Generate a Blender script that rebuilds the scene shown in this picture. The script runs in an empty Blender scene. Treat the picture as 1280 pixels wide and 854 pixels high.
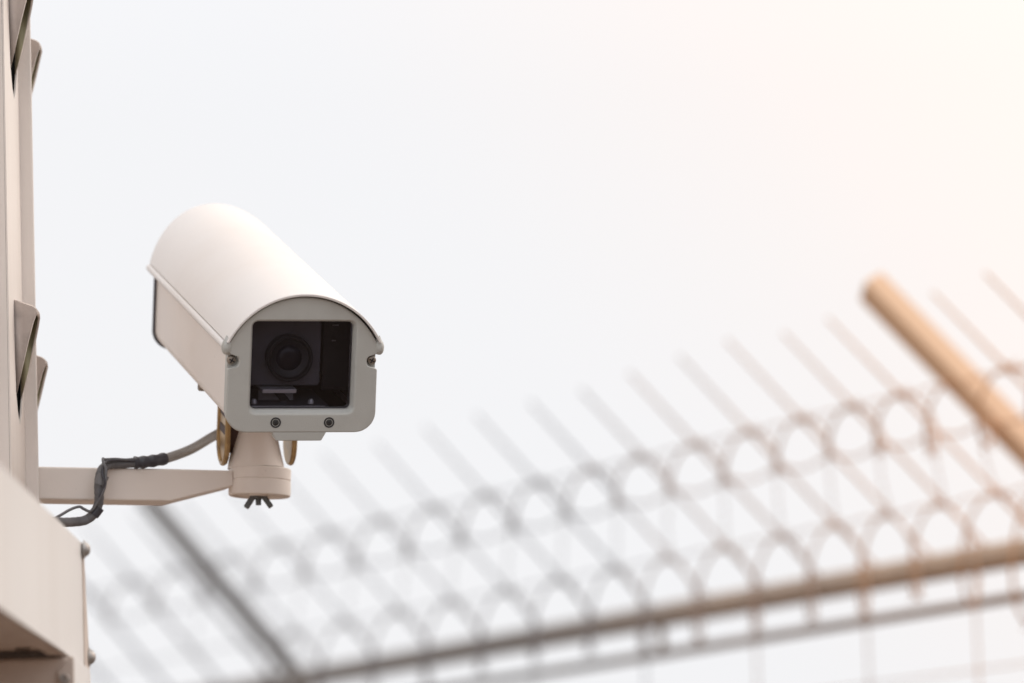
import bpy, bmesh, math, random
from mathutils import Vector, Matrix

random.seed(7)
S = bpy.context.scene
COL = S.collection
V = Vector

# ------------------------------------------------------------------ camera
FPX = 6000.0                       # focal length in pixels of the 1280 px wide photograph
PITCH, ROLL = math.radians(7.5), math.radians(1.8)
EYE = V((0, 0, 1.65))
FWD = V((0, math.cos(PITCH), math.sin(PITCH)))
_U = V((0, -math.sin(PITCH), math.cos(PITCH)))
_R = V((1, 0, 0))
RGT = _R * math.cos(ROLL) - _U * math.sin(ROLL)
UPV = _U * math.cos(ROLL) + _R * math.sin(ROLL)

cam_data = bpy.data.cameras.new('camera')
cam = bpy.data.objects.new('camera', cam_data)
COL.objects.link(cam)
cam.matrix_world = Matrix(((RGT.x, UPV.x, -FWD.x, EYE.x), (RGT.y, UPV.y, -FWD.y, EYE.y),
                           (RGT.z, UPV.z, -FWD.z, EYE.z), (0, 0, 0, 1)))
cam_data.sensor_width = 36.0
cam_data.sensor_fit = 'HORIZONTAL'
cam_data.lens = 36.0 * FPX / 1280.0
cam_data.clip_start = 0.1
cam_data.clip_end = 6000
cam_data.dof.use_dof = True
cam_data.dof.focus_distance = 4.43
cam_data.dof.aperture_fstop = 4.1
S.camera = cam

# ------------------------------------------------------------------ sky, sun, exposure
SUN_AZ, SUN_EL = math.radians(52), math.radians(34)
SUN_DIR = V((math.sin(SUN_AZ) * math.cos(SUN_EL), math.cos(SUN_AZ) * math.cos(SUN_EL), math.sin(SUN_EL)))
world = bpy.data.worlds.new('World')
S.world = world
world.use_nodes = True
nt = world.node_tree
nt.nodes.clear()
def wn(t, **k):
    n = nt.nodes.new(t)
    for a, b in k.items(): setattr(n, a, b)
    return n
tc = wn('ShaderNodeTexCoord')
sky = wn('ShaderNodeTexSky', sky_type='NISHITA', sun_disc=False, sun_elevation=SUN_EL,
         sun_rotation=SUN_AZ, air_density=1.0, dust_density=6.0)
skym = wn('ShaderNodeVectorMath', operation='SCALE'); skym.inputs['Scale'].default_value = 0.09
nt.links.new(sky.outputs[0], skym.inputs[0])
dot = wn('ShaderNodeVectorMath', operation='DOT_PRODUCT'); dot.inputs[1].default_value = SUN_DIR
nt.links.new(tc.outputs['Generated'], dot.inputs[0])
def ring(lo, hi, c):                                                  # thin cloud brightens and warms towards the veiled sun
    g = wn('ShaderNodeMapRange', interpolation_type='SMOOTHSTEP')
    g.inputs[1].default_value = lo; g.inputs[2].default_value = hi
    nt.links.new(dot.outputs['Value'], g.inputs[0])
    mx = wn('ShaderNodeMixRGB'); mx.inputs[2].default_value = (*c, 1)
    nt.links.new(g.outputs[0], mx.inputs[0])
    return mx
haze_ring = ring(0.565, 0.70, (1.09, 0.970, 0.908))
haze_ring.inputs[1].default_value = (0.945, 0.948, 0.970, 1)
cloud = ring(0.62, 0.97, (1.62, 1.47, 1.34))
nt.links.new(haze_ring.outputs[0], cloud.inputs[1])
sep = wn('ShaderNodeSeparateXYZ'); nt.links.new(tc.outputs['Generated'], sep.inputs[0])
zen = wn('ShaderNodeMapRange')                                        # an overcast sky is brighter overhead
zen.inputs[1].default_value = 0.18; zen.inputs[2].default_value = 1.0
zen.inputs[3].default_value = 1.0; zen.inputs[4].default_value = 1.68
nt.links.new(sep.outputs['Z'], zen.inputs[0])
cz = wn('ShaderNodeVectorMath', operation='SCALE')
nt.links.new(cloud.outputs[0], cz.inputs[0]); nt.links.new(zen.outputs[0], cz.inputs['Scale'])
mixs = wn('ShaderNodeMixRGB'); mixs.inputs[0].default_value = 0.94    # nearly closed cloud cover
nt.links.new(skym.outputs[0], mixs.inputs[1]); nt.links.new(cz.outputs[0], mixs.inputs[2])
bg = wn('ShaderNodeBackground'); bg.inputs['Strength'].default_value = 1.0
nt.links.new(mixs.outputs[0], bg.inputs['Color'])
wo = wn('ShaderNodeOutputWorld'); nt.links.new(bg.outputs[0], wo.inputs['Surface'])

sun_d = bpy.data.lights.new('sun', 'SUN')
sun_d.energy = 0.65
sun_d.angle = math.radians(14)
sun_d.color = (1.0, 0.985, 0.96)
sun = bpy.data.objects.new('sun', sun_d)
COL.objects.link(sun)
sun.location = (6, 8, 9)
sun.rotation_euler = SUN_DIR.to_track_quat('Z', 'Y').to_euler()

S.view_settings.view_transform = 'Standard'
S.view_settings.look = 'None'
S.view_settings.exposure = 0.0
S.view_settings.gamma = 1.0
S.view_settings.use_curve_mapping = False
S.render.engine = 'CYCLES'
S.cycles.use_denoising = True
try: S.cycles.denoiser = 'OPENIMAGEDENOISE'
except Exception: pass
S.cycles.max_bounces = 8
S.cycles.filter_width = 1.6

# ------------------------------------------------------------------ helpers
def at(px, py, z):
    """point of the place seen at that spot of the photograph, z metres along the view axis"""
    return EYE + (FWD + RGT * ((px - 640) / FPX) - UPV * ((py - 427) / FPX)) * z

def tag(o, label=None, cat=None, group=None, kind=None):
    if label: o['label'] = label
    if cat: o['category'] = cat
    if group: o['group'] = group
    if kind: o['kind'] = kind
    return o

def empty(name, loc=(0, 0, 0), rot=None):
    o = bpy.data.objects.new(name, None)
    COL.objects.link(o)
    o.empty_display_size = 0.05
    m = rot.to_4x4() if rot is not None else Matrix.Identity(4)
    m.translation = V(loc)
    o.matrix_world = m
    return o

def link(name, me, mat, parent=None, smooth=35):
    o = bpy.data.objects.new(name, me)
    COL.objects.link(o)
    if mat is not None:
        for m in (mat if isinstance(mat, (list, tuple)) else [mat]): me.materials.append(m)
    if smooth:
        for p in me.polygons: p.use_smooth = True
        me.set_sharp_from_angle(angle=math.radians(smooth))
    if parent: o.parent = parent
    return o

def mesh(name, vs, fs, mat, parent=None, smooth=35, fix=True):
    me = bpy.data.meshes.new(name)
    me.from_pydata([tuple(v) for v in vs], [], fs)
    if fix:
        bm = bmesh.new(); bm.from_mesh(me)
        bmesh.ops.recalc_face_normals(bm, faces=bm.faces[:])
        bm.to_mesh(me); bm.free()
    me.update()
    return link(name, me, mat, parent, smooth)

def bevel(o, w, seg=2, ang=40):
    m = o.modifiers.new('edge', 'BEVEL')
    m.width = w; m.segments = seg; m.limit_method = 'ANGLE'; m.angle_limit = math.radians(ang)
    m.harden_normals = True
    return o

def prism(name, prof, h0, h1, mat, parent=None, plane='XZ', smooth=35):
    """closed profile pushed along the third axis"""
    n = len(prof)
    def p3(a, b, h):
        return {'XZ': (a, h, b), 'XY': (a, b, h), 'YZ': (h, a, b)}[plane]
    vs = [p3(a, b, h0) for a, b in prof] + [p3(a, b, h1) for a, b in prof]
    fs = [tuple(range(n)), tuple(range(n, 2 * n))] + [(i, (i + 1) % n, n + (i + 1) % n, n + i) for i in range(n)]
    return mesh(name, vs, fs, mat, parent, smooth)

def box(name, lo, hi, mat, parent=None, bev=0.0, seg=2):
    (a, b, c), (d, e, f) = lo, hi
    o = prism(name, [(a, c), (d, c), (d, f), (a, f)], b, e, mat, parent)
    if bev: bevel(o, bev, seg)
    return o

def lathe(name, prof, mat, parent=None, n=40, axis='Z', centre=(0, 0, 0), smooth=35):
    """(radius, height) pairs turned about an axis; ends closed where the radius is 0"""
    vs, fs = [], []
    for r, h in prof:
        for k in range(n):
            a = 2 * math.pi * k / n
            u, w = r * math.cos(a), r * math.sin(a)
            p = {'Z': (u, w, h), 'Y': (u, h, w), 'X': (h, u, w)}[axis]
            vs.append((p[0] + centre[0], p[1] + centre[1], p[2] + centre[2]))
    for i in range(len(prof) - 1):
        for k in range(n):
            fs.append((i * n + k, i * n + (k + 1) % n, (i + 1) * n + (k + 1) % n, (i + 1) * n + k))
    fs.append(tuple(range(n))); fs.append(tuple(range((len(prof) - 1) * n, len(prof) * n)))
    me = bpy.data.meshes.new(name)
    me.from_pydata(vs, [], fs)
    bm = bmesh.new(); bm.from_mesh(me)
    bmesh.ops.remove_doubles(bm, verts=bm.verts[:], dist=1e-6)
    bmesh.ops.recalc_face_normals(bm, faces=bm.faces[:])
    bm.to_mesh(me); bm.free()
    return link(name, me, mat, parent, smooth)

def catmull(pts, sub):
    out = []
    P = [pts[0] * 2 - pts[1]] + list(pts) + [pts[-1] * 2 - pts[-2]]
    for i in range(1, len(P) - 2):
        for k in range(sub):
            t = k / sub
            a, b, c, d = P[i - 1], P[i], P[i + 1], P[i + 2]
            out.append(0.5 * ((2 * b) + (c - a) * t + (2 * a - 5 * b + 4 * c - d) * t * t + (3 * b - a - 3 * c + d) * t ** 3))
    out.append(V(pts[-1]))
    return out

def tube_data(path, rad, n=10, flat=1.0):
    """rad: number or function of 0..1; flat squashes one way"""
    path = [V(p) for p in path]
    vs, fs = [], []
    t0 = (path[1] - path[0]).normalized()
    ref = V((0, 0, 1)) if abs(t0.z) < 0.9 else V((1, 0, 0))
    nrm = (ref - t0 * ref.dot(t0)).normalized()
    L = len(path)
    for i, p in enumerate(path):
        t = (path[min(i + 1, L - 1)] - path[max(i - 1, 0)]).normalized()
        nrm = (nrm - t * nrm.dot(t)).normalized()
        b = t.cross(nrm)
        r = rad(i / (L - 1)) if callable(rad) else rad
        for k in range(n):
            a = 2 * math.pi * k / n
            vs.append(p + nrm * (math.cos(a) * r * flat) + b * (math.sin(a) * r))
    for i in range(L - 1):
        for k in range(n):
            fs.append((i * n + k, i * n + (k + 1) % n, (i + 1) * n + (k + 1) % n, (i + 1) * n + k))
    fs.append(tuple(reversed(range(n)))); fs.append(tuple(range((L - 1) * n, L * n)))
    return vs, fs

def tube(name, path, rad, mat, parent=None, n=10, flat=1.0, smooth=60):
    vs, fs = tube_data(path, rad, n, flat)
    return mesh(name, vs, fs, mat, parent, smooth)

def rrect(x0, x1, z0, z1, rb, rt=None, n=8):
    """rounded rectangle, counter-clockwise; rb radius of the lower corners, rt of the upper"""
    rt = rb if rt is None else rt
    out = []
    for cx, cz, a0, r in ((x1 - rb, z0 + rb, -90, rb), (x1 - rt, z1 - rt, 0, rt), (x0 + rt, z1 - rt, 90, rt), (x0 + rb, z0 + rb, 180, rb)):
        for k in range(n + 1):
            a = math.radians(a0 + 90 * k / n)
            out.append((cx + r * math.cos(a), cz + r * math.sin(a)))
    return out

def polar(loop, c, n):
    """a star-shaped loop resampled at n even angles round c"""
    out = []
    m = len(loop)
    for k in range(n):
        a = 2 * math.pi * (k + 0.5) / n
        dx, dz = math.cos(a), math.sin(a)
        best = None
        for i in range(m):
            x1, z1 = loop[i][0] - c[0], loop[i][1] - c[1]
            x2, z2 = loop[(i + 1) % m][0] - c[0], loop[(i + 1) % m][1] - c[1]
            ex, ez = x2 - x1, z2 - z1
            den = dx * ez - dz * ex
            if abs(den) < 1e-12: continue
            t = (x1 * ez - z1 * ex) / den
            u = (x1 * dz - z1 * dx) / den
            if t > 0 and -1e-6 <= u <= 1 + 1e-6 and (best is None or t < best): best = t
        out.append((c[0] + dx * best, c[1] + dz * best))
    return out

def frame(name, outer, inner_f, inner_b, y0, y1, mat, parent):
    """a plate with a hole: front at y0 with inner_f as edge of the hole, back at y1 with inner_b"""
    n = len(outer)
    vs = [(x, y0, z) for x, z in outer] + [(x, y0, z) for x, z in inner_f] + [(x, y1, z) for x, z in outer] + [(x, y1, z) for x, z in inner_b]
    fs = []
    for i in range(n):
        j = (i + 1) % n
        fs += [(i, j, n + j, n + i), (2 * n + i, 3 * n + i, 3 * n + j, 2 * n + j),
               (i, 2 * n + i, 2 * n + j, j), (n + i, n + j, 3 * n + j, 3 * n + i)]
    return mesh(name, vs, fs, mat, parent, 30)

# ------------------------------------------------------------------ materials
def material(name, col, rough=0.5, metal=0.0, var=0.06, vscale=9.0, dirt=None, dirt_amt=0.0, dscale=3.0, streak=False,
             bump=0.0, bscale=220.0, spec=0.4, coord='Object', chips=0.0):
    m = bpy.data.materials.new(name)
    m.use_nodes = True
    t = m.node_tree
    b = t.nodes['Principled BSDF']
    N, Lk = t.nodes.new, t.links.new
    b.inputs['Roughness'].default_value = rough
    b.inputs['Metallic'].default_value = metal
    b.inputs['Specular IOR Level'].default_value = spec
    co = N('ShaderNodeTexCoord')
    n1 = N('ShaderNodeTexNoise'); n1.inputs['Scale'].default_value = vscale; n1.inputs['Detail'].default_value = 6
    Lk(co.outputs[coord], n1.inputs['Vector'])
    mr = N('ShaderNodeMapRange'); mr.inputs[1].default_value = 0.3; mr.inputs[2].default_value = 0.7
    mr.inputs[3].default_value = 1 - var; mr.inputs[4].default_value = 1 + var
    Lk(n1.outputs[0], mr.inputs[0])
    mul = N('ShaderNodeVectorMath'); mul.operation = 'SCALE'; mul.inputs[0].default_value = col
    Lk(mr.outputs[0], mul.inputs['Scale'])
    out = mul.outputs[0]
    if dirt:
        n2 = N('ShaderNodeTexNoise'); n2.inputs['Scale'].default_value = dscale; n2.inputs['Detail'].default_value = 8
        n2.inputs['Roughness'].default_value = 0.65
        if streak:
            mp = N('ShaderNodeMapping'); mp.inputs['Scale'].default_value = (6, 6, 0.5)
            Lk(co.outputs[coord], mp.inputs[0]); Lk(mp.outputs[0], n2.inputs['Vector'])
        else:
            Lk(co.outputs[coord], n2.inputs['Vector'])
        r2 = N('ShaderNodeMapRange'); r2.inputs[1].default_value = 0.5; r2.inputs[2].default_value = 0.78
        r2.inputs[4].default_value = dirt_amt
        Lk(n2.outputs[0], r2.inputs[0])
        mx = N('ShaderNodeMixRGB'); mx.inputs[2].default_value = (*dirt, 1)
        Lk(r2.outputs[0], mx.inputs[0]); Lk(out, mx.inputs[1])
        out = mx.outputs[0]
    if chips:                                              # sparse chips and specks in the paint
        n4 = N('ShaderNodeTexNoise'); n4.inputs['Scale'].default_value = 95; n4.inputs['Detail'].default_value = 4
        n4.inputs['Roughness'].default_value = 0.7
        Lk(co.outputs[coord], n4.inputs['Vector'])
        r4 = N('ShaderNodeMapRange'); r4.inputs[1].default_value = 0.69; r4.inputs[2].default_value = 0.76; r4.inputs[4].default_value = chips
        Lk(n4.outputs[0], r4.inputs[0])
        m4 = N('ShaderNodeMixRGB'); m4.inputs[2].default_value = (0.22, 0.16, 0.13, 1)
        Lk(r4.outputs[0], m4.inputs[0]); Lk(out, m4.inputs[1])
        out = m4.outputs[0]
    Lk(out, b.inputs['Base Color'])
    rr = N('ShaderNodeMapRange'); rr.inputs[3].default_value = rough - 0.07; rr.inputs[4].default_value = rough + 0.07
    Lk(n1.outputs[0], rr.inputs[0]); Lk(rr.outputs[0], b.inputs['Roughness'])
    if bump:
        n3 = N('ShaderNodeTexNoise'); n3.inputs['Scale'].default_value = bscale; n3.inputs['Detail'].default_value = 3
        Lk(co.outputs[coord], n3.inputs['Vector'])
        bp = N('ShaderNodeBump'); bp.inputs['Strength'].default_value = bump; bp.inputs['Distance'].default_value = 0.001
        Lk(n3.outputs[0], bp.inputs['Height']); Lk(bp.outputs[0], b.inputs['Normal'])
    return m

M = {}
M['cream'] = material('cream_paint', (0.80, 0.73, 0.675), 0.42, var=0.03, vscale=14, dirt=(0.42, 0.34, 0.28), dirt_amt=0.16, dscale=7, bump=0.10, bscale=420, chips=0.55)
M['roof'] = material('roof_paint', (0.73, 0.695, 0.67), 0.40, var=0.025, vscale=10, dirt=(0.5, 0.42, 0.36), dirt_amt=0.22, dscale=5, bump=0.10, bscale=420)
M['post'] = material('post_paint', (0.80, 0.74, 0.695), 0.5, var=0.03, vscale=6, dirt=(0.40, 0.31, 0.25), dirt_amt=0.2, dscale=2.2, streak=True, bump=0.12, bscale=300, chips=0.4)
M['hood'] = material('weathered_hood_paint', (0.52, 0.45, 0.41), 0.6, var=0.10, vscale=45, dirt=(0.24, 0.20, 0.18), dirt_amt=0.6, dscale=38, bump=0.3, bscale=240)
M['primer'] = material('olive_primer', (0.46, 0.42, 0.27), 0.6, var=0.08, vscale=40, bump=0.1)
M['beam'] = material('beam_paint', (0.73, 0.715, 0.70), 0.45, var=0.03, vscale=5, dirt=(0.44, 0.36, 0.30), dirt_amt=0.2, dscale=1.6, streak=True, bump=0.10, bscale=300)
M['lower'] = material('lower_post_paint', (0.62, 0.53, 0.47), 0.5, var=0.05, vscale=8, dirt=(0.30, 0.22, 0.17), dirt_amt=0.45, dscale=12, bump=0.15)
M['grey'] = material('grey_plastic', (0.465, 0.465, 0.44), 0.46, var=0.03, vscale=30, dirt=(0.26, 0.24, 0.21), dirt_amt=0.25, dscale=22, bump=0.25, bscale=900)
M['gasket'] = material('dark_rubber', (0.085, 0.085, 0.10), 0.6, var=0.1)
M['screw'] = material('steel_screw', (0.34, 0.30, 0.26), 0.38, metal=0.85, var=0.15, vscale=400)
M['blackscrew'] = material('blackened_screw', (0.045, 0.043, 0.04), 0.5, metal=0.2, var=0.2, vscale=400)
M['bolt'] = material('zinc_bolt', (0.42, 0.41, 0.40), 0.45, metal=0.7, var=0.1, vscale=200, dirt=(0.28, 0.14, 0.07), dirt_amt=0.9, dscale=130)
M['brass'] = material('tarnished_brass', (0.46, 0.31, 0.15), 0.38, metal=0.5, var=0.15, vscale=90, dirt=(0.13, 0.075, 0.05), dirt_amt=0.85, dscale=75)
M['brown'] = material('tarnish_brown', (0.06, 0.032, 0.028), 0.6, var=0.2)
M['inside'] = material('black_interior', (0.028, 0.027, 0.030), 0.7, var=0.1)
M['void'] = material('hole_shade_black', (0.008, 0.008, 0.008), 0.9, spec=0.0)  # shade behind the mast holes, painted black
M['module'] = material('charcoal_module', (0.11, 0.108, 0.12), 0.55, var=0.06, vscale=60)
M['barrel'] = material('black_barrel', (0.02, 0.02, 0.023), 0.42, var=0.1)
M['bright'] = material('bare_metal', (0.62, 0.61, 0.62), 0.35, metal=0.4, var=0.1, vscale=90)
M['dim'] = material('dull_bracket', (0.22, 0.22, 0.23), 0.5, var=0.1, vscale=60)
M['print'] = material('pale_print', (0.2, 0.2, 0.2), 0.6)
M['conduit'] = material('grey_conduit', (0.33, 0.32, 0.312), 0.5, var=0.06, vscale=60, dirt=(0.14, 0.12, 0.11), dirt_amt=0.5, dscale=60, bump=0.2)
M['sleeve'] = material('dark_sleeve', (0.15, 0.15, 0.16), 0.5, var=0.12, vscale=60, bump=0.4, bscale=260)
M['tape'] = material('black_tape', (0.06, 0.06, 0.072), 0.38, var=0.12, vscale=60, bump=0.3, bscale=160)
M['tie'] = material('grey_tape_band', (0.20, 0.20, 0.21), 0.45, var=0.06)
M['wingnut'] = material('dark_wing_nut', (0.13, 0.135, 0.135), 0.45, metal=0.5, var=0.2, vscale=150)

def glass_thin(name, tint, refl):
    m = bpy.data.materials.new(name); m.use_nodes = True
    t = m.node_tree; t.nodes.clear()
    N, Lk = t.nodes.new, t.links.new
    o = N('ShaderNodeOutputMaterial'); mx = N('ShaderNodeMixShader')
    tr = N('ShaderNodeBsdfTransparent'); tr.inputs[0].default_value = (*tint, 1)
    gl = N('ShaderNodeBsdfGlossy'); gl.inputs['Roughness'].default_value = 0.03; gl.inputs[0].default_value = (0.9, 0.9, 0.95, 1)
    fr = N('ShaderNodeFresnel'); fr.inputs[0].default_value = refl
    Lk(fr.outputs[0], mx.inputs[0]); Lk(tr.outputs[0], mx.inputs[1]); Lk(gl.outputs[0], mx.inputs[2]); Lk(mx.outputs[0], o.inputs[0])
    return m
M['glass'] = glass_thin('window_glass', (0.84, 0.84, 0.88), 1.33)

def lens_mat():
    m = bpy.data.materials.new('coated_lens'); m.use_nodes = True
    b = m.node_tree.nodes['Principled BSDF']
    n = m.node_tree.nodes.new('ShaderNodeTexNoise'); n.inputs['Scale'].default_value = 30
    r = m.node_tree.nodes.new('ShaderNodeMapRange'); r.inputs[3].default_value = 0.04; r.inputs[4].default_value = 0.09
    m.node_tree.links.new(n.outputs[0], r.inputs[0]); m.node_tree.links.new(r.outputs[0], b.inputs['Roughness'])
    b.inputs['Base Color'].default_value = (0.012, 0.012, 0.02, 1)
    b.inputs['Specular IOR Level'].default_value = 0.25
    return m
M['lens'] = lens_mat()

def fence_mat(name, grey, flare_tint, rough, metal, lo, hi):
    """galvanised steel with the orange of the sun flare painted in, stronger to the right"""
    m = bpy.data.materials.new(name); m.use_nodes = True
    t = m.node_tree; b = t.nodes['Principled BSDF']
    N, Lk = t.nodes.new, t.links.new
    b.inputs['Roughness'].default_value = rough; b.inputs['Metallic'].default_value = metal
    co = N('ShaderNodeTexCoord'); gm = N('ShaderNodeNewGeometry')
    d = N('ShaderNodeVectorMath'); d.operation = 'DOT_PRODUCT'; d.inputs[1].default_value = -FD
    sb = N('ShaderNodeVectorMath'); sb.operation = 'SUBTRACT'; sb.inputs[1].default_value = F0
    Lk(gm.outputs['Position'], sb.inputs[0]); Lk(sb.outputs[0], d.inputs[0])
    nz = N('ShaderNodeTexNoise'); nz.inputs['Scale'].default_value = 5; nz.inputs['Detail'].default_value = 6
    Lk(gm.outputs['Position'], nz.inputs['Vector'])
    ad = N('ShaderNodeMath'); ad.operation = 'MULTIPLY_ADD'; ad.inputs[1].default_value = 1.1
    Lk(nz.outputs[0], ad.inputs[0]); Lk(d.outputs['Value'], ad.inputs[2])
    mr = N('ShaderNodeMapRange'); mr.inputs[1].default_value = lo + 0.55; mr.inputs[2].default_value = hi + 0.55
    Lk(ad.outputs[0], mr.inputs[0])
    mx = N('ShaderNodeMixRGB'); mx.inputs[1].default_value = (*grey, 1); mx.inputs[2].default_value = (*flare_tint, 1)  # orange of the flare mixed into the base colour
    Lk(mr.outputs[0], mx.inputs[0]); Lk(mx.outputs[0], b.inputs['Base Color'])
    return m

# ------------------------------------------------------------------ ground
m = material('dry_earth_and_concrete', (0.135, 0.092, 0.065), 0.9, var=0.18, vscale=0.6, dirt=(0.09, 0.07, 0.055), dirt_amt=0.6, dscale=0.15, bump=0.4, bscale=30)
gs = 2500
g = mesh('ground', [(-gs, -gs, 0), (gs, -gs, 0), (gs, gs, 0), (-gs, gs, 0)], [(0, 1, 2, 3)], m, None, 0)
tag(g, kind='structure')

# ------------------------------------------------------------------ the fence behind
KF = 7.7 / 6.75
F0 = at(1000, 739, 7.7)                                  # centre line of the top rail
_u = (-2232 - 640) / FPX
_v = (FWD.z + RGT.z * _u) / UPV.z
FD = (FWD + RGT * _u - UPV * _v); FD.z = 0; FD.normalize()  # runs away to the left
FN = V((-FD.y, FD.x, 0))
if FN.y > 0: FN = -FN                                     # the side the overhang leans to
FA = V((-0.6007, 0.3004, 0.7409)).normalized()            # up the overhang
def tk(k):
    """where wire number k stands along the fence; the spacing widens to the left"""
    return -0.53 + (0.138 * k + 0.0038 * k * k if k > 0 else 0.134 * k)
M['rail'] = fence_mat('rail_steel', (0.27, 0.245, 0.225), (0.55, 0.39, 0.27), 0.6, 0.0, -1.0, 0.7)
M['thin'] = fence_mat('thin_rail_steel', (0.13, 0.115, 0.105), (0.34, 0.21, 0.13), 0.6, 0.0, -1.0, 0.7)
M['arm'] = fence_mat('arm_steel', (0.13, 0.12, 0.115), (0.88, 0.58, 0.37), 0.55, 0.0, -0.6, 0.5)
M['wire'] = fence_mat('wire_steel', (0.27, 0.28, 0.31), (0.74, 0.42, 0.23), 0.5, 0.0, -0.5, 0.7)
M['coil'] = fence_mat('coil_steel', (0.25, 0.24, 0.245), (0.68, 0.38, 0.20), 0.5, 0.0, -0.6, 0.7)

def fp(t, s=0.0, up=0.0, out=0.0):
    """point of the fence: t along, s up the overhang, up vertically, out to the overhang side"""
    return F0 + (FD * t + FA * s + V((0, 0, up)) + FN * out) * KF

T0, T1 = -2.4, 4.9
RAIL_Z = F0.z / KF
fence = empty('security_fence', fp(0.9, up=-RAIL_Z))
tag(fence, 'steel mesh fence with angled overhang and pipe rails, blurred behind the camera', 'fence')
FI = fence.matrix_world.inverted()
def fl(p): return FI @ p
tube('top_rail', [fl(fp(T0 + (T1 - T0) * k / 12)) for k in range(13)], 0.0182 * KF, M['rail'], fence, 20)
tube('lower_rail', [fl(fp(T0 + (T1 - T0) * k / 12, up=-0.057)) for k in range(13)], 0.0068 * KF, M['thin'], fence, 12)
ARM_T = [-2.3, -0.80, 1.828, 4.4]
ARM_L = 0.472
def bar(name, p, q, w, h, side, mat, parent):
    """square bar from p to q"""
    a = (q - p).normalized(); s = (side - a * side.dot(a)).normalized(); u = a.cross(s).normalized()
    vs = []
    for c in (p, q):
        for i, j in ((-1, -1), (1, -1), (1, 1), (-1, 1)): vs.append(c + s * (w / 2 * i) + u * (h / 2 * j))
    return mesh(name, vs, [(0, 1, 2, 3), (4, 5, 6, 7), (0, 1, 5, 4), (1, 2, 6, 5), (2, 3, 7, 6), (3, 0, 4, 7)], mat, parent)
for t in ARM_T:
    far = t > 1
    w = (0.028 if far else 0.042) * KF
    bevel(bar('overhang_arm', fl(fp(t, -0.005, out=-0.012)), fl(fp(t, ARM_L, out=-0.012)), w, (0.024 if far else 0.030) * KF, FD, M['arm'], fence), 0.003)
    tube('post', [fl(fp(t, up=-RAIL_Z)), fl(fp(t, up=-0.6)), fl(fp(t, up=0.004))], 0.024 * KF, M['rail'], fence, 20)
# straight wires of the overhang, one by one
for k in range(-13, 24):
    t = tk(k)
    if not (T0 + 0.05 < t < T1 - 0.05): continue
    if min(abs(t - a) for a in ARM_T) < 0.02: continue
    j = random.uniform(-0.005, 0.005)
    tip = 0.440 + random.uniform(-0.010, 0.010)
    path = [fl(fp(t, 0.0)), fl(fp(t + j * 0.4, 0.15)), fl(fp(t + j * 0.8, 0.3)), fl(fp(t + j, tip))]
    th = 0.0046 if t > 1.83 else 0.0026
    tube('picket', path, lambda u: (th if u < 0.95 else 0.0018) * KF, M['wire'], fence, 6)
# line wires the coils are tied to
for sv, uv, sag, rr in ((0.290, 0.0, 0.004, 0.0013), (0.290, -0.060, 0.009, 0.0019), (0.101, 0.002, 0.004, 0.0013)):
    pts = []
    for q in range(-96, 150):
        kk = q / 8
        t = tk(kk)
        if not (T0 + 0.05 < t < (2.3 if uv < 0 else T1 - 0.05)): continue
        pts.append(fl(fp(t, s=sv, up=uv - sag * (0.5 + 0.5 * math.cos(2 * math.pi * kk)), out=-0.004)))
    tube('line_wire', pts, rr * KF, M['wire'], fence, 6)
# slanting tie wires from the feet of the upper loops to the crowns of the lower ones
for k in range(-8, 13):
    a, b = fp(tk(k + 0.5), s=0.290, up=-0.060), fp(tk(k + 2), s=0.101)
    if tk(k + 2) > T1 - 0.1 or tk(k) < T0 + 0.1: continue
    m = (a + b) / 2 + FD * random.uniform(-0.012, 0.012) + FN * 0.006
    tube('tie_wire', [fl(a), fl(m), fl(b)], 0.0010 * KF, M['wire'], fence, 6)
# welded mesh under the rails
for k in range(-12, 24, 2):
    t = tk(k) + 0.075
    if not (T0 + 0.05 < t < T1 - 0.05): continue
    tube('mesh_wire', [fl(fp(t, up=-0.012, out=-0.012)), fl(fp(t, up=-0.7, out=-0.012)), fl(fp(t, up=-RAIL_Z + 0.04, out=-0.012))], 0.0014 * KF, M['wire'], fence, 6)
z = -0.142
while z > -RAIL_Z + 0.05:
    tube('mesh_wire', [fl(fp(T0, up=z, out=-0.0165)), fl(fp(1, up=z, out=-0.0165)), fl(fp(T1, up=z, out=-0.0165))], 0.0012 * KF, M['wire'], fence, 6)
    z -= 0.10
# clips that tie the thin rail to the pipe
for t in [0.43 - 1.47, 0.43, 0.43 + 1.47, 0.43 + 2.94]:
    bar('rail_clip', fl(fp(t, up=-0.064)), fl(fp(t, up=-0.012)), 0.012 * KF, 0.008 * KF, FD, M['rail'], fence)

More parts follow.
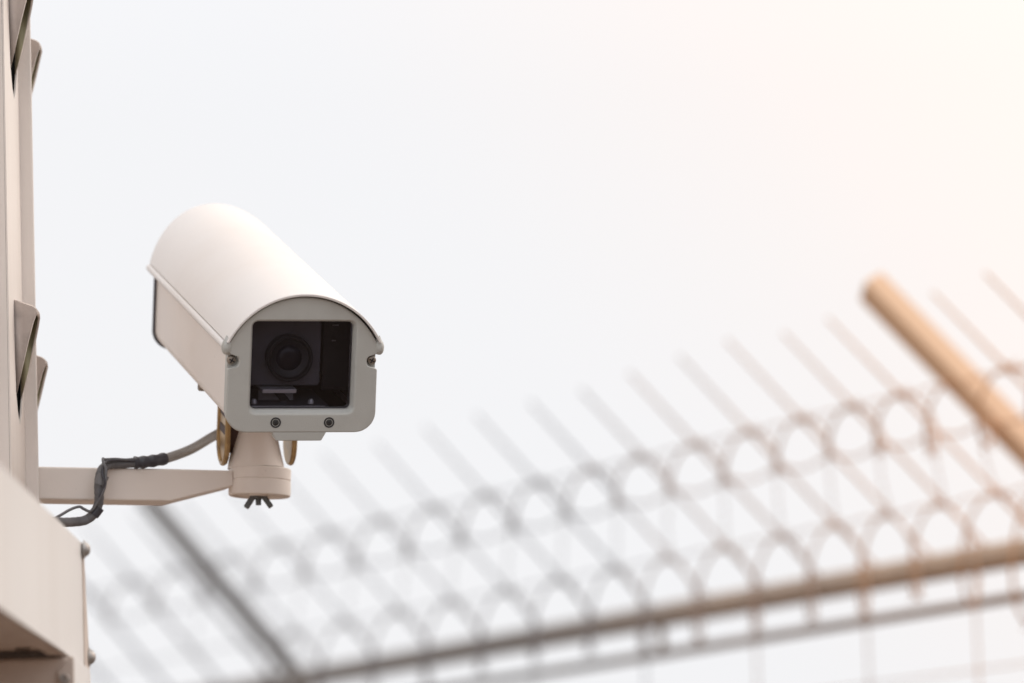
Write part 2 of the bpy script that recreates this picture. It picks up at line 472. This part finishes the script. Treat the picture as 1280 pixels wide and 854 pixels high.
def coil(name, s_top, ru, rn, k_end, out, label):
    """wire wound along the fence, each turn touching a straight wire with its crown"""
    root = empty(name, fp(0.5, s=s_top, up=-ru))
    tag(root, label, 'wire coil', 'wire coils along the overhang')
    inv = root.matrix_world.inverted()
    per = 28
    k_beg = -12
    n = (k_end - k_beg)
    pts = []
    wob = [(random.uniform(-0.10, 0.10), random.uniform(-0.12, 0.12), random.uniform(-0.008, 0.008)) for _ in range(n + 2)]
    for i in range(n * per + 1):
        ph = i / per
        a = 2 * math.pi * ph
        i0 = int(ph); fr = ph - i0
        w = [wob[i0][q] * (1 - fr) + wob[i0 + 1][q] * fr for q in range(3)]
        t = tk(k_beg + ph) + w[2]
        loose = min(1.0, max(0.0, (-t - 0.45) / 0.35))       # it hangs slack past the near arm
        R_u, R_n = ru * (1 + w[0]) * (1 + 0.45 * loose), rn * (1 + w[1]) * (1 + 0.8 * loose)
        pts.append(inv @ (fp(t, s=s_top, up=-R_u, out=out) + V((0, 0, KF * R_u * math.cos(a))) + FN * (KF * R_n * math.sin(a))))
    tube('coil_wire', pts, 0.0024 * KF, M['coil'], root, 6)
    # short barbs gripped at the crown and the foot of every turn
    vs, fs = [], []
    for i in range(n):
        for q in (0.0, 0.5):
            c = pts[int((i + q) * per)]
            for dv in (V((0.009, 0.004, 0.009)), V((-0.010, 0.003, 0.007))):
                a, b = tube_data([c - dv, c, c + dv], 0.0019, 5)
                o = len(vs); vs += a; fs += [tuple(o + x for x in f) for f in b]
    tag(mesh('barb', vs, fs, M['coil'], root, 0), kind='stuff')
    return root
coil('wire_coil', 0.290, 0.031, 0.0165, 15, 0.0, 'coil of looped wire midway up the fence overhang')
coil('wire_coil', 0.101, 0.058, 0.0235, 13, 0.004, 'coil of looped wire hugging the pipe rail, lower of the two')

# ------------------------------------------------------------------ slotted mast on the left
PC = at(10, 400, 4.40)                                     # corner between its front and its right-hand web
PX, PY = PC.x, PC.y
ZB, ZT = 1.2, 3.35
mast = empty('slotted_mast', (PX - 0.04, PY + 0.1, ZB))
tag(mast, 'tall cream folded steel mast with punched hoods, at the left edge', 'mast')
def ml(p): return V(p) - V((PX - 0.04, PY + 0.1, ZB))
WEB = 0.126
HOOD_Y0, HOOD_Y1, HOOD_H, HOOD_P = 0.046, 0.116, 0.087, 0.0215
ztop1 = None
def height_at(px, py, y):
    """height of what is seen at that spot if it stands y metres off along the ground"""
    d = FWD + RGT * ((px - 640) / FPX) - UPV * ((py - 427) / FPX)
    return (EYE + d * (y / d.y)).z
Z_A = height_at(19, 374, PY + 0.048)                       # top of the hood half-way up
Z_STEP = 0.308
rows = [Z_A - 2 * Z_STEP, Z_A - Z_STEP, Z_A, Z_A + Z_STEP, Z_A + 2 * Z_STEP]

def web_sheet(name, x, y0, y1, holes_y, zs, mat, parent):
    """a sheet facing right with leaf-shaped punched holes"""
    bm = bmesh.new()
    def loop(pts):
        v = [bm.verts.new(ml((x, a, b))) for a, b in pts]
        for i in range(len(v)): bm.edges.new((v[i], v[(i + 1) % len(v)]))
    loop([(y0, ZB), (y1, ZB), (y1, ZT), (y0, ZT)])
    for zt in zs:
        a, b = holes_y
        c = (a + b) / 2
        loop([(a, zt - 0.004), (b, zt - 0.004), (b - 0.002, zt - 0.05), (c + 0.028, zt - 0.086), (c + 0.014, zt - 0.104), (c, zt - 0.114), (c - 0.014, zt - 0.104), (c - 0.028, zt - 0.086), (a + 0.002, zt - 0.05)])
    bmesh.ops.triangle_fill(bm, use_beauty=True, use_dissolve=False, edges=bm.edges[:])
    bmesh.ops.recalc_face_normals(bm, faces=bm.faces[:])
    me = bpy.data.meshes.new(name); bm.to_mesh(me); bm.free()
    o = link(name, me, mat, parent, 0)
    sd = o.modifiers.new('gauge', 'SOLIDIFY'); sd.thickness = 0.0016; sd.offset = 0
    return o

def hood(x, y0, y1, zt, parent):
    """punched-out scoop: two cheeks and a rounded top, open towards the lower right"""
    h, p = HOOD_H, HOOD_P
    prof = [(0.0, 0.0), (p * 0.45, -0.0034), (p * 0.84, -0.0066), (p * 0.97, -0.0090), (p, -0.0135)]
    low = [(0.0, -h), (p * 0.32, -h * 0.70), (p * 0.58, -h * 0.46), (p * 0.82, -h * 0.255), (p, -0.0135)]
    n = len(prof)
    vs = []
    for yy, tuck in ((y0, 1), (y0 + 0.004, 0), (y1 - 0.004, 0), (y1, 1)):
        for a, b in prof:
            sh = (a / p) ** 4 * 0.55
            vs.append(ml((x + a, y0 + (yy - y0) * (1 - sh), zt + b - (0.0012 if tuck else 0))))
    fs = []
    for r in range(3):
        for i in range(n - 1):
            fs.append((r * n + i, r * n + i + 1, (r + 1) * n + i + 1, (r + 1) * n + i))
    for yy, base in ((y0, 0), (y1, 3 * n)):
        b0 = len(vs)
        squeeze = 0.014 if yy == y0 else -0.014
        for q, (a, b) in enumerate(low[:-1]):
            sh = (a / p) ** 4 * 0.55
            yq = yy + squeeze * (1 - q / 4) ** 1.5
            vs.append(ml((x + a, y0 + (yq - y0) * (1 - sh), zt + b)))
        vs.append(vs[base + n - 1])
        for i in range(n - 1):
            fs.append((base + i, base + i + 1, b0 + i + 1, b0 + i))
    me = bpy.data.meshes.new('hood')
    me.from_pydata([tuple(v) for v in vs], [], fs)
    bm = bmesh.new(); bm.from_mesh(me)
    bmesh.ops.remove_doubles(bm, verts=bm.verts[:], dist=2e-5)
    bmesh.ops.recalc_face_normals(bm, faces=bm.faces[:])
    ctr = ml((x + p * 0.4, (y0 + y1) / 2, zt - 0.03))
    tot = sum(((f.calc_center_median() - ctr).dot(f.normal)) * f.calc_area() for f in bm.faces)
    if tot < 0: bmesh.ops.reverse_faces(bm, faces=bm.faces[:])
    bm.to_mesh(me); bm.free()
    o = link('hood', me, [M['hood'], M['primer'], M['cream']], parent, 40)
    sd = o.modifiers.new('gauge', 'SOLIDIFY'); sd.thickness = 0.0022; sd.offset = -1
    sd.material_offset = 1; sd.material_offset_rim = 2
    return o

# stepped profile: nearer front, web, front, web with hoods, flange, rear web with hoods
box('front_face', ml((PX - 0.042, PY, ZB)), ml((PX - 0.001, PY + 0.0016, ZT)), M['post'], mast)
web_sheet('web', PX, PY + 0.001, PY + WEB, (PY + HOOD_Y0, PY + HOOD_Y1), rows, M['post'], mast)
bevel(box('flange', ml((PX - 0.0005, PY + WEB, ZB)), ml((PX + 0.0128, PY + WEB + 0.0035, ZT)), M['post'], mast), 0.0016)
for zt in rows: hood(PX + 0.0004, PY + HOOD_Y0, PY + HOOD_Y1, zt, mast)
web_sheet('web', PX - 0.0065, PY + WEB + 0.004, PY + 0.30, (PY + 0.185, PY + 0.235), [z - 0.030 for z in rows], M['post'], mast)
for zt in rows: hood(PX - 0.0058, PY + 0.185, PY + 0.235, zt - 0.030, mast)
box('rear_face', ml((PX - 0.14, PY + 0.30, ZB)), ml((PX - 0.0060, PY + 0.302, ZT)), M['post'], mast)
NX = PX - 0.043
web_sheet('web', NX, PY - 0.11, PY - 0.001, (PY - 0.098, PY - 0.048), [z + 0.018 for z in rows], M['post'], mast)
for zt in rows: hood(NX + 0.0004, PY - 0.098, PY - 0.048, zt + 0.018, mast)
box('front_face', ml((PX - 0.14, PY - 0.112, ZB)), ml((NX - 0.001, PY - 0.110, ZT)), M['post'], mast)
box('left_face', ml((PX - 0.142, PY - 0.110, ZB)), ml((PX - 0.140, PY + 0.30, ZT)), M['post'], mast)

box('hole_shade_box', ml((PX - 0.13, PY + 0.006, ZB + 0.01)), ml((PX - 0.0022, PY + 0.1255, ZT - 0.01)), M['void'], mast)  # black boxes added behind the webs so the punched holes read dark
box('hole_shade_box', ml((PX - 0.13, PY + 0.135, ZB + 0.01)), ml((PX - 0.0087, PY + 0.295, ZT - 0.01)), M['void'], mast)
box('hole_shade_box', ml((PX - 0.13, PY - 0.10, ZB + 0.01)), ml((NX - 0.0022, PY - 0.006, ZT - 0.01)), M['void'], mast)
box('cap', ml((PX - 0.15, PY - 0.12, ZT + 0.001)), ml((PX + 0.02, PY + 0.31, ZT + 0.006)), M['post'], mast)

# ------------------------------------------------------------------ beam and lower post at the foot of the mast
BE = at(102, 678, 4.17)
BX, BY, BZ = BE.x, BE.y, BE.z
BH = 0.1075
beam = empty('support_beam', (BX - 0.15, BY - 0.6, BZ - BH))
tag(beam, 'wide cream folded steel beam running towards the viewer below the mast', 'beam')
def bl(p): return V(p) - V((BX - 0.15, BY - 0.6, BZ - BH))
Y0 = BY - 1.5
bevel(box('side_panel', bl((BX - 0.003, Y0, BZ - BH)), bl((BX, BY - 0.0005, BZ)), M['beam'], beam), 0.0008)
box('top_panel', bl((BX - 0.34, Y0, BZ - 0.0035)), bl((BX - 0.0035, BY - 0.0005, BZ - 0.0005)), M['beam'], beam)
box('side_panel', bl((BX - 0.343, Y0, BZ - BH)), bl((BX - 0.3405, BY - 0.0005, BZ)), M['beam'], beam)
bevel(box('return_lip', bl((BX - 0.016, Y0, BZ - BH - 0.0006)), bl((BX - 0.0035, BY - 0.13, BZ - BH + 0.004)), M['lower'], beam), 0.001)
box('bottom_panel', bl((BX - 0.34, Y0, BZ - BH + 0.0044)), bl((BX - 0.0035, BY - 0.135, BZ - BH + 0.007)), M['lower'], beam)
prism('slot_cover', [(0, 0), (0.012, 0), (0.012, 0.006), (0, 0.006)], 0, 0.0012, M['brown'], beam, 'XY').location = bl((BX - 0.040, BY - 0.185, BZ - BH + 0.0030))
ec = prism('end_cap', [(0.0, 0.0), (0.003, 0.0), (0.043, -BH - 0.006), (0.047, -BH - 0.016), (0.026, -BH - 0.014), (0.0, -BH - 0.001)], -0.3, 0.0015, M['lower'], beam, 'YZ')
ec.location = bl((BX, BY, BZ)); bevel(ec, 0.0015)
for py, yo in ((687, 0.000), (822, 0.030)):
    z = height_at(100, py, BY + yo)
    b = lathe('bolt', [(0.0, 0.0055), (0.003, 0.0052), (0.0058, 0.0040), (0.0078, 0.0018), (0.0084, 0.0), (0.0102, -0.0002), (0.0102, -0.0014), (0, -0.0014)], M['bolt'], beam, 20, 'X')
    b.location = bl((BX + 0.0030, BY + yo - 0.001, z)); b.scale = (0.85, 0.78, 0.78)

LP = empty('lower_post', (BX - 0.15, BY - 0.09, 0))
tag(LP, 'brownish cream square post under the beam with bolted corner strap', 'post')
LX = BX + 0.006
LY = BY - 0.155
def ll(p): return V(p) - V((BX - 0.15, BY - 0.09, 0))
LZ = BZ - BH - 0.0022
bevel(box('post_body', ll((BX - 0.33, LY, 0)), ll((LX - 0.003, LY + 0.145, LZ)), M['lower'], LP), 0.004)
st = prism('corner_strap', [(-0.0145, -0.5), (0.0, -0.5), (0.0, 0.0), (-0.0035, 0.0), (-0.0145, -0.0115)], -0.003, -0.0004, M['lower'], LP)
st.location = ll((LX, LY, LZ)); bevel(st, 0.0012)
bevel(box('corner_strap', ll((LX - 0.0026, LY - 0.0003, LZ - 0.5)), ll((LX, LY + 0.143, LZ - 0.001)), M['beam'], LP), 0.0008)
for dz in (-0.0185, -0.14, -0.26):
    b = lathe('bolt', [(0.0, -0.0035), (0.0014, -0.0030), (0.0015, -0.0046), (0.0036, -0.0046), (0.0042, -0.0030), (0.0044, 0.0), (0, 0.0)], M['bolt'], LP, 20, 'Y')
    b.location = ll((LX - 0.0078, LY - 0.003, LZ + dz))

# ------------------------------------------------------------------ camera housing
HO = at(375.5, 541, 4.405)                                 # middle of the lower front edge
AX = (FWD + RGT * (-1500 / FPX) + UPV * (1177 / FPX)).normalized()   # towards its back
HR = AX.cross(V((0, 0, 1))).normalized()
HU = HR.cross(AX)
hrot = Matrix(((HR.x, AX.x, HU.x), (HR.y, AX.y, HU.y), (HR.z, AX.z, HU.z)))
hs = empty('surveillance_camera', HO, hrot)
tag(hs, 'cream outdoor security camera housing with arched roof and grey window frame', 'security camera')
LEN = 0.407
mm = 0.001
# body: a trough with rounded lower edges
outer = [(-0.0670, 0.080)] + [(x, z) for x, z in reversed(rrect(-0.0670, 0.0670, 0.003, 0.30, 0.017, 0.001, 8)) if z < 0.079] + [(0.0670, 0.080)]
outer = []
for a in range(0, 9):
    t = math.radians(180 + 90 * a / 8); outer.append((-0.050 + 0.017 * math.cos(t), 0.020 + 0.017 * math.sin(t)))
for a in range(0, 9):
    t = math.radians(270 + 90 * a / 8); outer.append((0.050 + 0.017 * math.cos(t), 0.020 + 0.017 * math.sin(t)))
prof = [(-0.067, 0.083)] + outer + [(0.067, 0.083), (0.0645, 0.083)]
inner = []
for a in range(0, 9):
    t = math.radians(360 - 90 * a / 8); inner.append((0.050 + 0.0145 * math.cos(t), 0.020 + 0.0145 * math.sin(t)))
for a in range(0, 9):
    t = math.radians(270 - 90 * a / 8); inner.append((-0.050 + 0.0145 * math.cos(t), 0.020 + 0.0145 * math.sin(t)))
prof += inner + [(-0.0645, 0.083)]
body = prism('body_shell', prof, 0.016, LEN - 0.004, M['cream'], hs)

# roof: arched sheet with a rolled bead along each lower edge
def arch(zc, half, zb, ztop, n=36):
    """points of the round arch from the right edge over the top to the left"""
    sg = ztop - zb
    R = (half * half + sg * sg) / (2 * sg)
    a0 = math.asin(half / R)
    return [(R * math.sin(a0 - 2 * a0 * k / n), ztop - R + R * math.cos(a0 - 2 * a0 * k / n)) for k in range(n + 1)]
ro = arch(0, 0.0722, 0.0845, 0.1300)
ri = arch(0, 0.0700, 0.0845, 0.1277)
rp0 = ro + list(reversed(ri))
NR = len(rp0)
ST = 14
vs, fs = [], []
for q in range(ST + 1):                                    # it rises slightly to the back and its rear edge leans out
    f = q / ST
    for x, z in rp0:
        hh = max(0.0, (z - 0.0845) / 0.0455)
        yr = LEN + 0.014 + 0.046 * hh
        vs.append((x, -0.0045 + (yr + 0.0045) * f, z + 0.0075 * hh * f))
for q in range(ST):
    for i in range(NR):
        fs.append((q * NR + i, q * NR + (i + 1) % NR, (q + 1) * NR + (i + 1) % NR, (q + 1) * NR + i))
hn = NR // 2
for b0 in (0, ST * NR):
    for i in range(hn - 1): fs.append((b0 + i, b0 + i + 1, b0 + NR - 2 - i, b0 + NR - 1 - i))
roof = mesh('roof_cover', vs, fs, M['roof'], hs, 40)
bevel(roof, 0.0006)
for sx in (-1, 1):
    # folded groove, bead and hem
    pr = [(0.0690, 0.0875), (0.0706, 0.0862), (0.0702, 0.0838), (0.0722, 0.0836), (0.0748, 0.0822), (0.0756, 0.0798), (0.0744, 0.0774), (0.0722, 0.0764),
          (0.0700, 0.0762), (0.0694, 0.0728), (0.0678, 0.0722), (0.0676, 0.0860)]
    o = prism('roof_bead', [(sx * x, z) for x, z in pr], 0.004, LEN + 0.013, M['roof'], roof, 'XZ', 50)

# front frame: back plate, raised face with bitten-out screw seats, chamfered window
def bezel_outline(half, zb, bites):
    pts = []
    rb = 0.019
    for k in range(9):
        t = math.radians(270 + 90 * k / 8); pts.append((half - rb + rb * math.cos(t), rb + rb * math.sin(t)))
    if bites:
        zc, rbite = 0.0665, 0.0068
        for k in range(13):
            a = math.radians(-62 - (236 * k / 12)); pts.append((half - 0.0035 + rbite * math.cos(a), zc + rbite * math.sin(a)))
    pts.append((half, zb))
    right = pts
    top = [(x, z) for x, z in arch(0, half - 0.001, zb, 0.1262) if z > zb + 0.001]
    left = [(-x, z) for x, z in reversed(right)]
    return right + top + left
C0 = (0.0, 0.0640)
NB = 240
b_out = polar(bezel_outline(0.0700, 0.083, True), C0, NB)
b_bak = polar(bezel_outline(0.0690, 0.083, False), C0, NB)
w_f = polar(rrect(-0.0492, 0.0492, 0.0176, 0.1046, 0.0070), C0, NB)
w_b = polar(rrect(-0.0468, 0.0468, 0.0210, 0.1026, 0.0050), C0, NB)
bez = frame('window_frame', b_out, w_f, w_b, 0.0, 0.0075, M['grey'], hs)
bevel(bez, 0.0017, 3, 50)
w_c = polar(rrect(-0.0468, 0.0468, 0.0210, 0.1026, 0.0050), C0, NB)
back = frame('frame_back', b_bak, w_c, w_c, 0.0077, 0.0175, M['grey'], bez)
lip = prism('lower_tab', [(-0.0265, 0.0005), (-0.0225, -0.0078), (0.0200, -0.0078), (0.0245, 0.0005)], 0.0005, 0.014, M['grey'], bez)
bevel(lip, 0.0010)
for sx in (-1, 1):
    vs, fs = [], []
    e = lathe('hinge_ear', [(0, -0.0066), (0.0030, -0.0062), (0.0050, -0.0046), (0.0062, -0.0018), (0.0064, 0.0016), (0.0052, 0.0048), (0.0030, 0.0072), (0.0008, 0.0110), (0, 0.0114)], M['grey'], bez, 20, 'Z')
    e.location = (sx * 0.0712, 0.0035, 0.0790)
    e.scale = (0.72, 1.0, 1.0)
def screw(x, z, y, r, mat, par):
    o = lathe('screw', [(0, -0.0012), (r * 0.55, -0.0011), (r * 0.9, -0.0004), (r, 0.0010), (r, 0.0024), (0, 0.0024)], mat, par, 20, 'Y')
    o.location = (x, y, z)
    for a in (0.5, 0.5 + math.pi / 2):
        s = prism('cross_slot', [(-r * 0.62, -r * 0.13), (r * 0.62, -r * 0.13), (r * 0.62, r * 0.13), (-r * 0.62, r * 0.13)], -0.0014 - a * 0.0001, 0.0, M['inside'], o)
        s.rotation_euler = (0, a, 0)
for sx in (-1, 1): screw(sx * 0.0655, 0.0665, 0.0058, 0.0043, M['screw'], bez)
for sx in (-0.0235, 0.0265):
    cup = lathe('screw_seat', [(0.0030, 0.0012), (0.0036, 0.0001), (0.0046, -0.0002), (0.0050, 0.0002), (0.0050, 0.0012), (0.0030, 0.0012)], M['inside'], bez, 24, 'Y')
    cup.location = (sx, -0.0003, 0.0095)
    screw(sx, 0.0095, 0.0004, 0.0034, M['blackscrew'], bez)

# glass, dark inside, camera module
gl = prism('window_glass', rrect(-0.0475, 0.0475, 0.0202, 0.1034, 0.005), 0.0080, 0.0100, M['glass'], hs)
lin = prism('interior_lining', [(-0.0632, 0.010), (0.0632, 0.010), (0.0632, 0.088), (0.052, 0.110), (-0.052, 0.110), (-0.0632, 0.088)], 0.019, LEN - 0.02, M['inside'], hs)
bm = bmesh.new(); bm.from_mesh(lin.data)
front = [f for f in bm.faces if abs(f.normal.y) > 0.9 and f.calc_center_median().y < 0.1]
bmesh.ops.delete(bm, geom=front, context='FACES_ONLY'); bm.to_mesh(lin.data); bm.free()
mod = prism('camera_module', rrect(-0.044, 0.0235, 0.0370, 0.1010, 0.004, 0.007), 0.034, 0.135, M['module'], hs)
bevel(mod, 0.002)
LC = (-0.0075, 0.0645)
lb = lathe('lens_barrel', [(0.0, 0.036), (0.0218, 0.036), (0.0218, 0.0250), (0.0205, 0.0240), (0.0192, 0.0240), (0.0178, 0.0265), (0.0150, 0.0275), (0.0110, 0.0300), (0.0, 0.0300)], M['barrel'], mod, 48, 'Y', (LC[0], 0, LC[1]))
lathe('lens_glass', [(0.0, 0.0252), (0.004, 0.0254), (0.0075, 0.0262), (0.0105, 0.0276), (0.0120, 0.0290), (0.0, 0.0295)], M['lens'], lb, 40, 'Y', (LC[0], 0, LC[1]))
# bracket under the module, tray with screws, printed board at the side
br = box('module_bracket', (-0.0325, 0.022, 0.0325), (-0.0005, 0.060, 0.0362), M['bright'], hs, 0.0006)
prism('bracket_foot', [(-0.0325, 0.0224), (0.0, 0.0224), (0.0, 0.0322), (-0.0325, 0.0322)], 0.040, 0.0415, M['dim'], br)
sl = box('bracket_slot', (-0.0035, 0.0, -0.010), (0.0035, 0.0008, 0.008), M['inside'], br)
sl.location = (-0.0125, 0.0388, 0.028); sl.rotation_euler = (0, math.radians(-42), 0)
tr = box('tray', (-0.060, 0.0185, 0.0196), (0.030, 0.10, 0.0210), M['module'], hs, 0.0003)
box('tray_lip', (-0.060, 0.0172, 0.0190), (0.026, 0.0182, 0.0216), M['bright'], tr, 0.0002)
for x in (-0.0385, 0.0150):
    lathe('tray_screw', [(0.0, 0.0262), (0.0016, 0.0256), (0.0028, 0.0236), (0.0030, 0.0212), (0.0, 0.0212)], M['bright'], tr, 16, 'Z', (x, 0.030, 0))
brd = box('side_board', (0.0285, 0.050, 0.030), (0.058, 0.052, 0.100), M['barrel'], hs, 0.0006)
for x, z, w in ((0.0335, 0.0945, 0.005), (0.0365, 0.0905, 0.006), (0.0365, 0.0760, 0.004)):
    box('print_mark', (x, 0.0494, z), (x + w, 0.0498, z + 0.0014), M['print'], brd)

# rear cap with dark gasket
rc = [(x, z) for x, z in bezel_outline(0.0695, 0.080, False)]
gk = prism('rear_gasket', [(x * 1.0, z) for x, z in rc], LEN - 0.0035, LEN + 0.0025, M['gasket'], hs)
bevel(gk, 0.0012)
rp = prism('rear_cap', [(x * 0.97, 0.064 + (z - 0.064) * 0.965) for x, z in rc], LEN + 0.003, LEN + 0.011, M['cream'], hs)
bevel(rp, 0.002)
lathe('drain_plug', [(0, -0.0035), (0.003, -0.0035), (0.0042, -0.0018), (0.0042, 0.003), (0, 0.003)], M['screw'], hs, 18, 'Z', (-0.055, 0.205, 0.0018))

# ------------------------------------------------------------------ bracket that carries the housing
HM = HO + AX * 0.2035                                      # under the middle of the housing
MZ = (HM - EYE).dot(FWD)
CC = at(323.5, 603, MZ)                                    # middle of the collar
arm_root = empty('mount_arm', (CC.x, CC.y, CC.z - 0.012))
tag(arm_root, 'cream bracket arm with round swivel collar reaching from the mast to the camera', 'bracket')
def al(p): return V(p) - V((CC.x, CC.y, CC.z - 0.012))
PXM = MZ / FPX
A_s, A_e = at(34, 586, MZ - 0.055), at(287, 590.5, MZ)
adir = (A_e - A_s).normalized()
aup = (V((0, 0, 1)) - adir * adir.z).normalized()
aback = aup.cross(adir)
L = (A_e - A_s).length
D2 = 0.021
x1 = L * (207 - 34) / (287 - 34.0)
H1, H2 = 0.0312, 0.0150
sec = [(0, 0), (x1, 0), (L, 0), (L, -H2), (x1, -H1), (0, -H1)]
vs = []
for s in (-1, 1):
    for x, z in sec:
        w = D2 * (1.0 if x < L - 0.001 else 0.80)
        vs.append(al(A_s + adir * x + aup * z + aback * (s * w)))
fs = [(0, 1, 4, 5), (1, 2, 3, 4), (6, 7, 10, 11), (7, 8, 9, 10)] + [(i, (i + 1) % 6, 6 + (i + 1) % 6, 6 + i) for i in range(6)]
bevel(mesh('arm', vs, fs, M['cream'], arm_root, 30), 0.0020, 3, 30)
bevel(bar('arm_plate', al(A_s - adir * 0.010 + aup * -0.05), al(A_s - adir * 0.010 + aup * 0.02), 0.012, 0.056, adir, M['cream'], arm_root), 0.001)
u = PXM
# tapering neck, seam, collar, recessed underside
neck = lathe('swivel_neck', [(0, 0.0135), (0.0272, 0.0135), (0.0268, 0.0165), (0.0246, 0.027), (0.0222, 0.040), (0.0205, 0.052), (0.0200, 0.070), (0.0200, 0.088), (0, 0.088)], M['cream'], arm_root, 48, 'Z')
neck.location = al(CC - V((0.0025, 0, 0)))
cap = lathe('collar', [(0, 0.0132), (0.0288, 0.0132), (0.0297, 0.0122), (0.0297, 0.0024), (0.0291, 0.0020), (0.0290, 0.0012), (0.0297, 0.0008), (0.0299, -0.0100), (0.0297, -0.0128), (0.0285, -0.0138), (0.0262, -0.0138), (0.0250, -0.0120), (0.010, -0.0115), (0.009, -0.0135), (0, -0.0135)], M['cream'], arm_root, 56, 'Z')
cap.location = al(CC + V((0.001, 0, 0)))
cap.rotation_euler = (0, math.radians(3.2), 0)
# wing nut
wn_root = lathe('wing_nut', [(0, -0.0220), (0.0026, -0.0220), (0.0028, -0.0165), (0.0055, -0.0160), (0.0068, -0.0130), (0.0068, -0.0118), (0, -0.0118)], M['wingnut'], arm_root, 20, 'Z')
wn_root.location = al(CC - V((0.0008, 0, 0)))
for sx in (-1, 1):
    w = box('wing', (-0.0026, -0.0040, -0.0118), (0.0026, 0.0040, 0.0025), M['wingnut'], wn_root, 0.0012, 3)
    w.location = (sx * 0.0056, 0, -0.0145)
    w.rotation_euler = (0, math.radians(-sx * 34), 0)
# tilt plates of tarnished brass on either side of the neck, hung from the housing
tilt = empty('tilt_bracket', HM, hrot)
tag(tilt, 'tarnished brass tilt bracket with rounded cheeks under the camera housing', 'bracket')
box('tilt_block', (-0.0295, -0.012, -0.060), (0.0180, 0.012, -0.0047), M['brown'], tilt, 0.001)
box('saddle', (-0.033, -0.030, -0.0045), (0.033, 0.030, -0.0006), M['brass'], tilt, 0.0008)
def stadium(w, zt, zb, n=16):
    r = w
    out = [(-w, zt)]
    for k in range(n + 1):
        a = math.pi + math.pi * k / n
        out.append((r * math.cos(a), zb + r + r * math.sin(a)))
    return out + [(w, zt)]
for sx in (-1, 1):
    x0 = sx * 0.0300
    pl = prism('cheek_plate', stadium(0.0225, -0.0046, -0.0735), 0, 0.0030 * sx, M['brass'], tilt, 'YZ')
    pl.location = (x0, 0, 0); bevel(pl, 0.0007)
    # raised rim round the rounded end
    pts = [V((0, y, z)) for y, z in stadium(0.0212, -0.006, -0.0722, 20)]
    rim = tube('rim', pts, 0.0024, M['brass'], pl, 8); rim.location = (0.0030 * sx, 0, 0)
    for cz, hh in ((-0.0230, 0.0055), (-0.0385, 0.0080), (-0.0560, 0.0075)):
        s = prism('slot', rrect(-0.0155, 0.0155, cz - hh / 2, cz + hh / 2, hh * 0.3), 0.0031 * sx, 0.0037 * sx, M['brown'], pl, 'YZ')
    lathe('pivot_bolt', [(0, 0.0068), (0.0045, 0.0064), (0.0060, 0.0045), (0.0060, 0.003), (0, 0.003)], M['screw'], pl, 20, 'X', (0, 0, 0)).location = (0, 0, -0.047)
    pl.children[-1].scale = (sx, 1, 1)

# ------------------------------------------------------------------ cable
cz = MZ - 0.035
cab_o = at(124, 607, cz - 0.04)
cab = empty('camera_cable', cab_o)
tag(cab, 'grey cable taped and wound round the bracket arm', 'cable')
def cl(lst, sub=8): return [p - cab_o for p in catmull([at(x, y, d) for x, y, d in lst], sub)]
tube('conduit', cl([(300, 522, MZ + 0.07), (285, 535, MZ + 0.06), (264, 547, MZ + 0.045), (237, 562.5, MZ + 0.015), (205, 574, MZ - 0.03), (190, 576.5, MZ - 0.04)]), 0.0047, M['conduit'], cab, 16)
tube('tape_wrap', cl([(206, 573.5, MZ - 0.03), (196, 575.5, MZ - 0.037), (186, 577, MZ - 0.042), (176, 578, MZ - 0.045), (168, 578.5, MZ - 0.047)]), lambda t: 0.0058 + 0.0004 * math.sin(t * 21), M['tape'], cab, 16)
def rib(t): return 0.0045 + 0.00012 * math.sin(t * 2 * math.pi * 22)
tube('ribbed_sleeve', cl([(172, 578.5, MZ - 0.046), (150, 580, MZ - 0.052), (137, 581, MZ - 0.058), (128.5, 586, MZ - 0.068), (124.5, 597, MZ - 0.076), (123.5, 610, MZ - 0.077), (124, 622, MZ - 0.077), (122.5, 632, MZ - 0.077), (117, 643, MZ - 0.078), (106, 650.5, MZ - 0.08), (93, 652.5, MZ - 0.09), (80, 653, MZ - 0.11), (62, 652, MZ - 0.15), (40, 650, MZ - 0.22)], 14), rib, M['sleeve'], cab, 14)
tube('tie_band', cl([(129.5, 594, MZ - 0.0765), (126.5, 600, MZ - 0.0775), (124.5, 606, MZ - 0.0778)]), 0.0057, M['tie'], cab, 16)
tube('tape_band', cl([(124, 634, MZ - 0.0772), (120.5, 639, MZ - 0.0775), (116.5, 644.0, MZ - 0.078)]), 0.0054, M['tape'], cab, 16)
tube('loose_wire', cl([(171, 573.5, MZ - 0.050), (158, 574.8, MZ - 0.055), (144, 574.0, MZ - 0.06), (131, 574.5, MZ - 0.068), (128.8, 573.5, MZ - 0.072), (129.5, 579, MZ - 0.078), (132.5, 587, MZ - 0.082), (132, 598, MZ - 0.084), (131.5, 606, MZ - 0.084), (128, 617, MZ - 0.084), (121, 630, MZ - 0.084), (113, 639, MZ - 0.084), (105, 636.5, MZ - 0.086), (99, 633.5, MZ - 0.088), (88, 637, MZ - 0.095), (74, 645, MZ - 0.11), (55, 655, MZ - 0.15)], 8), 0.0014, M['sleeve'], cab, 8)
tube('loose_wire', cl([(169, 576.5, MZ - 0.0515), (150, 575.6, MZ - 0.0575), (136, 576.4, MZ - 0.066), (130.5, 580, MZ - 0.076), (127.5, 592, MZ - 0.084), (131, 602, MZ - 0.085), (129, 612, MZ - 0.084), (124, 622, MZ - 0.084)], 8), 0.0013, M['tape'], cab, 8)
